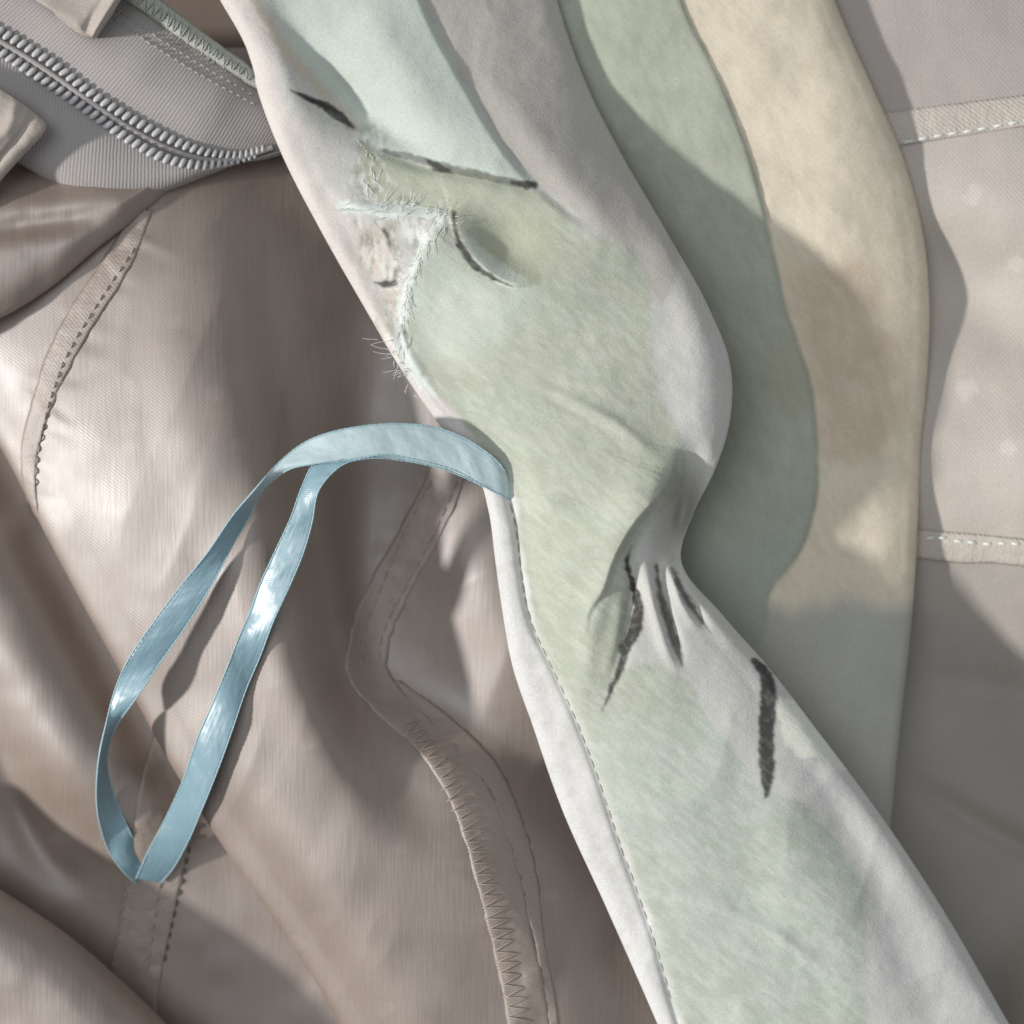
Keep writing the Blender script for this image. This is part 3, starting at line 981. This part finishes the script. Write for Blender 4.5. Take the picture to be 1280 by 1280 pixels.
P_MINT = [(300, -200), (318, -40), (330, 0), (352, 44), (390, 92), (432, 130), (452, 160), (480, 186), (545, 208), (600, 222), (668, 236), (720, 270), (640, 198), (578, 98), (528, 0), (470, -200)]
P_SAGE = [(455, 186), (520, 205), (668, 238), (700, 262), (752, 300), (792, 318), (808, 346), (814, 400), (816, 450), (826, 500), (854, 556), (852, 608), (812, 656), (792, 692),
          (786, 740), (790, 790), (776, 834), (800, 830), (835, 836), (858, 850), (880, 890), (915, 935), (955, 985), (1000, 1000), (1046, 1050), (1078, 1110), (1084, 1200), (1086, 1300), (1100, 1460),
          (900, 1460), (868, 1330), (838, 1240), (815, 1160), (790, 1085), (766, 1015), (742, 950), (716, 880), (690, 828), (668, 780), (656, 720), (648, 650), (636, 600), (600, 560), (560, 505), (520, 462), (504, 430), (504, 380), (516, 335), (540, 290), (556, 274), (510, 264), (470, 250), (456, 220)]


def flap_colour(X, Y):
    c = np.broadcast_to(lin(202, 200, 195), X.shape + (3,)).copy()
    # grey roll on the right of the mint panel
    c = mix(c, poly_mask(X, Y, [(470, -200), (528, 0), (578, 98), (640, 198), (700, 262), (780, 316), (830, 380), (850, 330), (740, 100), (690, -200)], 6, 2, 30, 1), lin(186, 181, 174))
    c = mix(c, .3 * sstep(-.5, .9, fbm(X, Y, 90, 2, 91)) * (Y < 420), lin(192, 186, 180))
    c = mix(c, poly_mask(X, Y, P_MINT, 4, 3, 20, 3), lin(194, 202, 193))
    hemp = [(150, -200), (275, -10), (310, 60), (322, 120), (351, 190), (402, 290), (459, 390), (494, 450), (545, 525), (596, 590), (611, 640), (619, 700), (640, 830), (702, 1010), (756, 1130), (822, 1280), (890, 1440)]
    hd, hs, hf = pdist(X, Y, curve(hemp, step=14))
    c = mix(c, .7 * sstep(60, 20, hd + 14 * fbm(X, Y, 30, 3, 77)), lin(219, 209, 203) + (lin(224, 222, 221) - lin(219, 209, 203)) * sstep(430, 640, Y)[..., None])
    c = mix(c, .35 * sstep(.2, .9, fbm(X, Y, 12, 3, 78)) * sstep(80, 40, hd), lin(196, 194, 186))
    # tan binding line along the rolled hem
    c = mix(c, .55 * stroke(X, Y, [(285, -60), (318, 0), (352, 56), (392, 104), (430, 142), (446, 166)], [5, 6, 7, 6, 5, 3], 5, 3, 4), lin(196, 178, 158))
    m = poly_mask(X, Y, P_SAGE, 5, 4, 40, 6)
    g = np.broadcast_to(lin(184, 186, 171), X.shape + (3,)).copy()
    g = mix(g, .7 * sstep(-.1, .7, fbm(X * .8 + Y * .5, Y * .8 - X * .5, 70, 4, 81)), lin(194, 194, 180))
    g = mix(g, .9 * sstep(820, 960, Y + .2 * (X - 800)), lin(184, 190, 181))
    # brush streaks in the wash
    st = fbm((X * .94 + Y * .34) / 5, (Y * .94 - X * .34), 14, 3, 83)
    g = mix(g, .30 * sstep(.0, .9, st), lin(178, 190, 174))
    st2 = fbm((X * .8 + Y * .6) / 7, (Y * .8 - X * .6), 9, 3, 85)
    g = mix(g, .14 * sstep(.1, .9, st2), lin(208, 210, 196))
    g = mix(g, .30 * sstep(.1, .8, fbm(X, Y, 45, 5, 87)), lin(170, 176, 160))
    fib = fbm((X * .77 + Y * .64) / 3.2, (Y * .77 - X * .64), 5.5, 2, 88)
    g = mix(g, .22 * sstep(.0, .8, fib), lin(164, 168, 150))
    g = mix(g, .22 * sstep(.0, .8, -fib), lin(214, 216, 204))
    g = mix(g, .2 * stroke(X, Y, [(800, 1118), (860, 1128), (940, 1150), (980, 1180), (1040, 1240)], [2, 3, 4, 3, 1], 4, 6, 14), lin(222, 228, 216))
    g = mix(g, .5 * poly_mask(X, Y, [(512, 340), (560, 300), (610, 350), (660, 370), (640, 420), (540, 440), (506, 400)], 26, 12, 30, 9), lin(204, 214, 204))
    g = mix(g, .75 * poly_mask(X, Y, [(585, 275), (650, 262), (692, 275), (690, 330), (672, 354), (640, 345), (600, 312)], 10, 5, 20, 12), lin(176, 178, 156))
    g = mix(g, .8 * poly_mask(X, Y, [(572, 284), (600, 308), (640, 338), (662, 352), (640, 358), (606, 342), (584, 318)], 4, 2, 10, 13), lin(210, 217, 204))
    g = mix(g, .45 * poly_mask(X, Y, [(450, 190), (560, 215), (668, 240), (690, 262), (560, 266), (470, 250)], 6, 4, 20, 15), lin(186, 188, 168))
    for i in range(3):
        c[..., i] = c[..., i] * (1 - m) + g[..., i] * m
    # darker rim where the dye pooled
    d, s, f = pdist(X, Y, curve(P_SAGE[3:12], step=8))
    c = mix(c, .18 * sstep(5, 0, d + 2 * fbm(X, Y, 14, 2, 17)), lin(170, 176, 156))
    # pink stains near the tear
    c = mix(c, .5 * poly_mask(X, Y, [(440, 285), (480, 285), (490, 320), (478, 348), (450, 330)], 8, 4, 14, 18), lin(224, 208, 194))
    c = mix(c, .5 * poly_mask(X, Y, [(476, 380), (492, 360), (500, 400), (490, 420)], 6, 3, 10, 19), lin(200, 186, 164))
    c = mix(c, .5 * poly_mask(X, Y, [(452, 170), (474, 190), (476, 232), (456, 240), (446, 200)], 6, 5, 10, 20), lin(176, 176, 156))
    tz = poly_mask(X, Y, [(430, 140), (470, 160), (490, 230), (560, 262), (545, 300), (516, 350), (512, 440), (500, 470), (476, 420), (462, 340), (430, 280), (440, 220)], 12, 8, 20, 25)
    c = mix(c, .55 * tz * sstep(.1, .7, fbm(X * 1.4, Y * .7, 9, 3, 26)), lin(150, 146, 126))
    c = mix(c, .6 * tz * sstep(.1, .7, fbm(X * 1.6, Y * .6, 8, 3, 27)), lin(232, 234, 228))
    # blue-white fibres of the tear
    c = mix(c, .7 * stroke(X, Y, [(430, 258), (470, 262), (512, 266), (552, 276), (532, 300), (516, 340), (504, 380), (500, 420), (512, 455), (540, 490)], [8, 9, 9, 5, 5, 6, 6, 7, 8, 4], 4, 5, 21), lin(222, 230, 226))
    # pale spots and cream patch on the white tail
    c = mix(c, poly_mask(X, Y, [(972, 868), (1005, 880), (1050, 940), (1060, 965), (1020, 945), (992, 945), (978, 920)], 3, 4, 12, 22), lin(226, 226, 214))
    c = mix(c, .7 * poly_mask(X, Y, [(985, 950), (1040, 960), (1120, 1080), (1230, 1290), (1100, 1300), (1090, 1120), (1050, 1040)], 14, 8, 40, 23), lin(204, 202, 200))
    # fine speckle of the dye
    sp = sstep(.75, 1.1, fbm(X, Y, 9, 2, 24))
    c = mix(c, .18 * sp * m, lin(150, 160, 142))
    # black brush strokes of the print, plus painted shade in the lip and gather gaps
    K = lin(52, 51, 49)
    for i, (p, hw, op) in enumerate([
        ([(363, 112), (388, 124), (412, 136), (430, 150), (442, 160)], [.6, 3, 6.5, 6, 1.5], .92),
        ([(378, 122), (400, 130), (420, 140)], [1, 3.5, 2], .9),
        ([(478, 188), (510, 196), (536, 203), (552, 208), (600, 219), (640, 228), (668, 231)], [2.5, 4.5, 4, 5.5, 5, 5.5, 4], .62),
        ([(534, 200), (545, 208), (560, 213)], [2, 6, 3], .85),
        ([(640, 228), (655, 231), (668, 231)], [2, 5, 4], .8),
        ([(567, 266), (568, 284), (577, 308), (592, 330), (616, 347), (640, 358)], [3.5, 3.2, 5, 4.5, 3, .8], .95),
        ([(468, 353), (480, 355), (494, 353)], [1, 5, 3], .85),
        ([(480, 288), (486, 300), (488, 312)], [2, 3, 1], .75),
        ([(494, 340), (492, 350), (488, 358)], [2, 3, 1], .6),
        ([(503, 408), (506, 418), (508, 428)], [2, 3, 1], .7),
        ([(789, 682), (784, 702), (790, 728), (797, 752), (796, 778), (783, 806), (776, 834), (764, 862), (753, 888)], [1, 2.5, 4, 5.5, 8.5, 7.5, 4, 3, .8], .95),
        ([(821, 708), (825, 740), (834, 772), (845, 805), (853, 832)], [2, 3.8, 5.2, 5.4, 1], .8),
        ([(841, 711), (852, 738), (870, 766), (888, 791)], [2, 3.8, 3.6, .9], .78),
        ([(942, 826), (954, 838), (960, 862), (959, 900), (958, 940), (959, 972), (957, 996)], [3.5, 7, 10, 10, 9.5, 9, 2], .93),
    ]):
        K = lin(74, 71, 58) if i in (11, 12) else lin(52, 51, 49)
        c = mix(c, op * stroke(X, Y, p, hw, 2.2, 1.5, 30 + i, .12), K)
    return c


flapo, b_flap, A_flap = cloth('crepe_sheet', rows, M_PRINT, flap, 2.0, d_flap, flap_colour)
fz = lambda x, y: zat([b_flap], x, y, 120)
tb = TB()
stitches(tb, HEM[:-1], lambda x, y: fz(x, y) - .5, 15, 2, 0.9, off=-.2, bow=.6)
tb.build('hem_stitching', M_HTHREAD, flap, 'stuff')

# frayed threads along the tear
tb = TB()


def fringe(poly, n, ang, spread, lmin, lmax, r=.5, lift=4):
    c = curve(poly, n=max(n, 2))
    for i in range(n):
        x, y = c[i] + rng.normal(0, 5.0, 2)
        a = math.radians(rng.normal(ang, spread))
        L = lmin + (lmax - lmin) * rng.random()**2 * 1.3
        z0 = fz(x, y)
        k = rng.normal(0, .22)
        pts = []
        for t in np.linspace(0, 1, 6):
            aa = a + k * t
            pts.append((x + math.cos(aa) * L * t, y + math.sin(aa) * L * t, z0 + lift * math.sin(t * 2.2) * rng.uniform(.7, 1.1) + 1))
        tb.tube(np.array(pts), np.linspace(r, r * .35, 6), 4)


fringe([(448, 172), (464, 205), (458, 238)], 16, 75, 30, 6, 26, lift=1.5)
fringe([(440, 256), (490, 262), (552, 272)], 16, 172, 14, 14, 40, lift=1.5)
fringe([(478, 256), (512, 262), (556, 272)], 16, -75, 16, 8, 22, lift=3)
fringe([(556, 276), (538, 292), (522, 326), (508, 360)], 26, 118, 18, 10, 34, lift=1.5)
fringe([(540, 290), (520, 330), (506, 372), (502, 410)], 14, 195, 25, 6, 16, lift=2)
fringe([(508, 360), (502, 405), (500, 440)], 18, 105, 22, 10, 30, lift=1.5)
fringe([(482, 428), (490, 445), (505, 468)], 20, 165, 28, 5, 22)
fringe([(505, 468), (520, 488)], 5, 120, 30, 5, 12)
fringe([(562, 262), (566, 284)], 5, -30, 40, 5, 12)
tb.build('frayed_threads', M_WTHREAD, flap, 'stuff')

# ------------------------------------------------------------------ ribbon loop
loop = thing('ribbon_loop', 'pale blue satin ribbon hanging loop stitched to the edge of the printed flap', 'ribbon')
# paired edges (photo px): a = outer edge, b = inner edge; zc = height of the middle, sg = which edge stands higher when it twists
EA = [(641, 616), (630, 586), (598, 556), (551, 534), (506, 528), (461, 530), (405, 541), (371, 558), (343, 583), (321, 609), (292, 642), (259, 690), (225, 732), (191, 777), (157, 828), (141, 867), (132, 905), (123, 950), (120, 1000), (125, 1036), (135, 1064), (155, 1092), (169, 1104)]
EB = [(639, 624), (630, 622), (607, 611), (574, 592), (529, 578), (484, 570), (440, 576), (392, 581), (360, 588), (330, 612), (313, 645), (292, 682), (268, 728), (240, 774), (205, 824), (172, 872), (146, 908), (135, 940), (138, 974), (152, 1014), (163, 1038), (175, 1060), (190, 1080)]
ZC = [150, 162, 168, 172, 177, 182, 184, 184, 182, 180, 178, 175, 170, 162, 148, 130, 112, 92, 70, 50, 36, 20, 10]
SG = [0, .1, .2, .1, -.2, -.2, -.2, -.3, 0, .9, .9, .6, -.1, -.8, -.9, -.5, .5, 1, .9, .7, -.3, .3, 0]
RA = [(202, 1104), (217, 1087), (236, 1053), (253, 1014), (276, 957), (292, 912), (309, 862), (326, 822), (343, 777), (366, 727), (382, 687), (391, 654), (400, 612), (424, 585), (460, 574), (510, 578), (560, 590), (608, 611), (638, 624)]
RB = [(169, 1098), (183, 1066), (204, 1026), (227, 976), (247, 918), (265, 878), (282, 836), (296, 800), (310, 768), (325, 727), (345, 684), (362, 648), (376, 610), (392, 578), (440, 548), (500, 540), (560, 550), (606, 572), (638, 612)]
ZR = [18, 34, 58, 92, 124, 138, 150, 158, 166, 173, 178, 182, 186, 187, 184, 180, 176, 173, 164]
TRUE_W = 40.0


def ribbon_piece(name, EA, EB, ZC, SG, step=2.0, cup=1.6, back=(0, 0)):
    EA, EB, ZC = np.asarray(EA, float), np.asarray(EB, float), np.asarray(ZC, float)
    md = (EA + EB) / 2
    EA, EB = md + (EA - md) * .93, md + (EB - md) * .93
    w = np.linalg.norm(EA - EB, axis=1)
    dz = np.asarray(SG) * np.sqrt(np.maximum(TRUE_W**2 - w**2, 0))
    a = np.column_stack([EA, ZC + dz / 2])
    b = np.column_stack([EB, ZC - dz / 2])
    mid = (a + b) / 2
    L = np.concatenate([[0], np.cumsum(np.linalg.norm(mid[1:] - mid[:-1], axis=1))])
    n = int(L[-1] / step) + 1
    t = np.linspace(0, L[-1], n)
    a, b = herm(L, a, t), herm(L, b, t)
    m = 15
    s = np.linspace(0, 1, m)
    P = a[:, None] * (1 - s)[None, :, None] + b[:, None] * s[None, :, None]
    P[..., 2] += cup * (1 - (2 * s - 1)**2)[None]
    # little dents so the satin glitters unevenly
    U, V_ = np.meshgrid(s * 40, t)
    P[..., 2] += .7 * fbm(U, V_, 34, 3, 101) + .25 * fbm(U * 1.5, V_, 9, 2, 103)
    # the duller, paler reverse of the ribbon shows on the arch, the satin face beyond the twist
    fr = V_ / max(L[-1], 1)
    k = sstep(back[0] - .02, back[0] + .02, fr) * sstep(back[1] + .03, back[1] - .03, fr)
    rc = np.broadcast_to(lin(130, 162, 175), P.shape).copy()
    rc = mix(rc, k, lin(190, 210, 214))
    uv = np.stack([U, V_], -1)
    o = mesh_obj(name, P.reshape(-1, 3), grid_faces(n, m), M_RIB, loop, uv.reshape(-1, 2), rc.reshape(-1, 3))
    solidify(o, 1.4)
    # woven selvedges with tiny picots
    for e in (0, m - 1):
        q = P[:, e].copy()
        tb = TB()
        k = np.arange(n)
        tb.tube(q, 0.9 + .22 * np.sin(k * 1.9), 6)
        x = mesh_obj('selvedge', tb.V, tb.F, M_RIBE, o, [(0, 0)] * len(tb.V))
    return o


ribbon_piece('ribbon_strand', EA, EB, ZC, SG, back=(-1, .40))
ribbon_piece('ribbon_strand', RA, RB, np.array(ZR) - np.concatenate([np.zeros(12), np.linspace(0, 14, 7)]), [-.4, -.9, -.2, .9, .6, -.5, -.8, -.2, .7, .8, .3, 0, .3, .3, .2, 0, 0, 0, 0], back=(.78, 2))
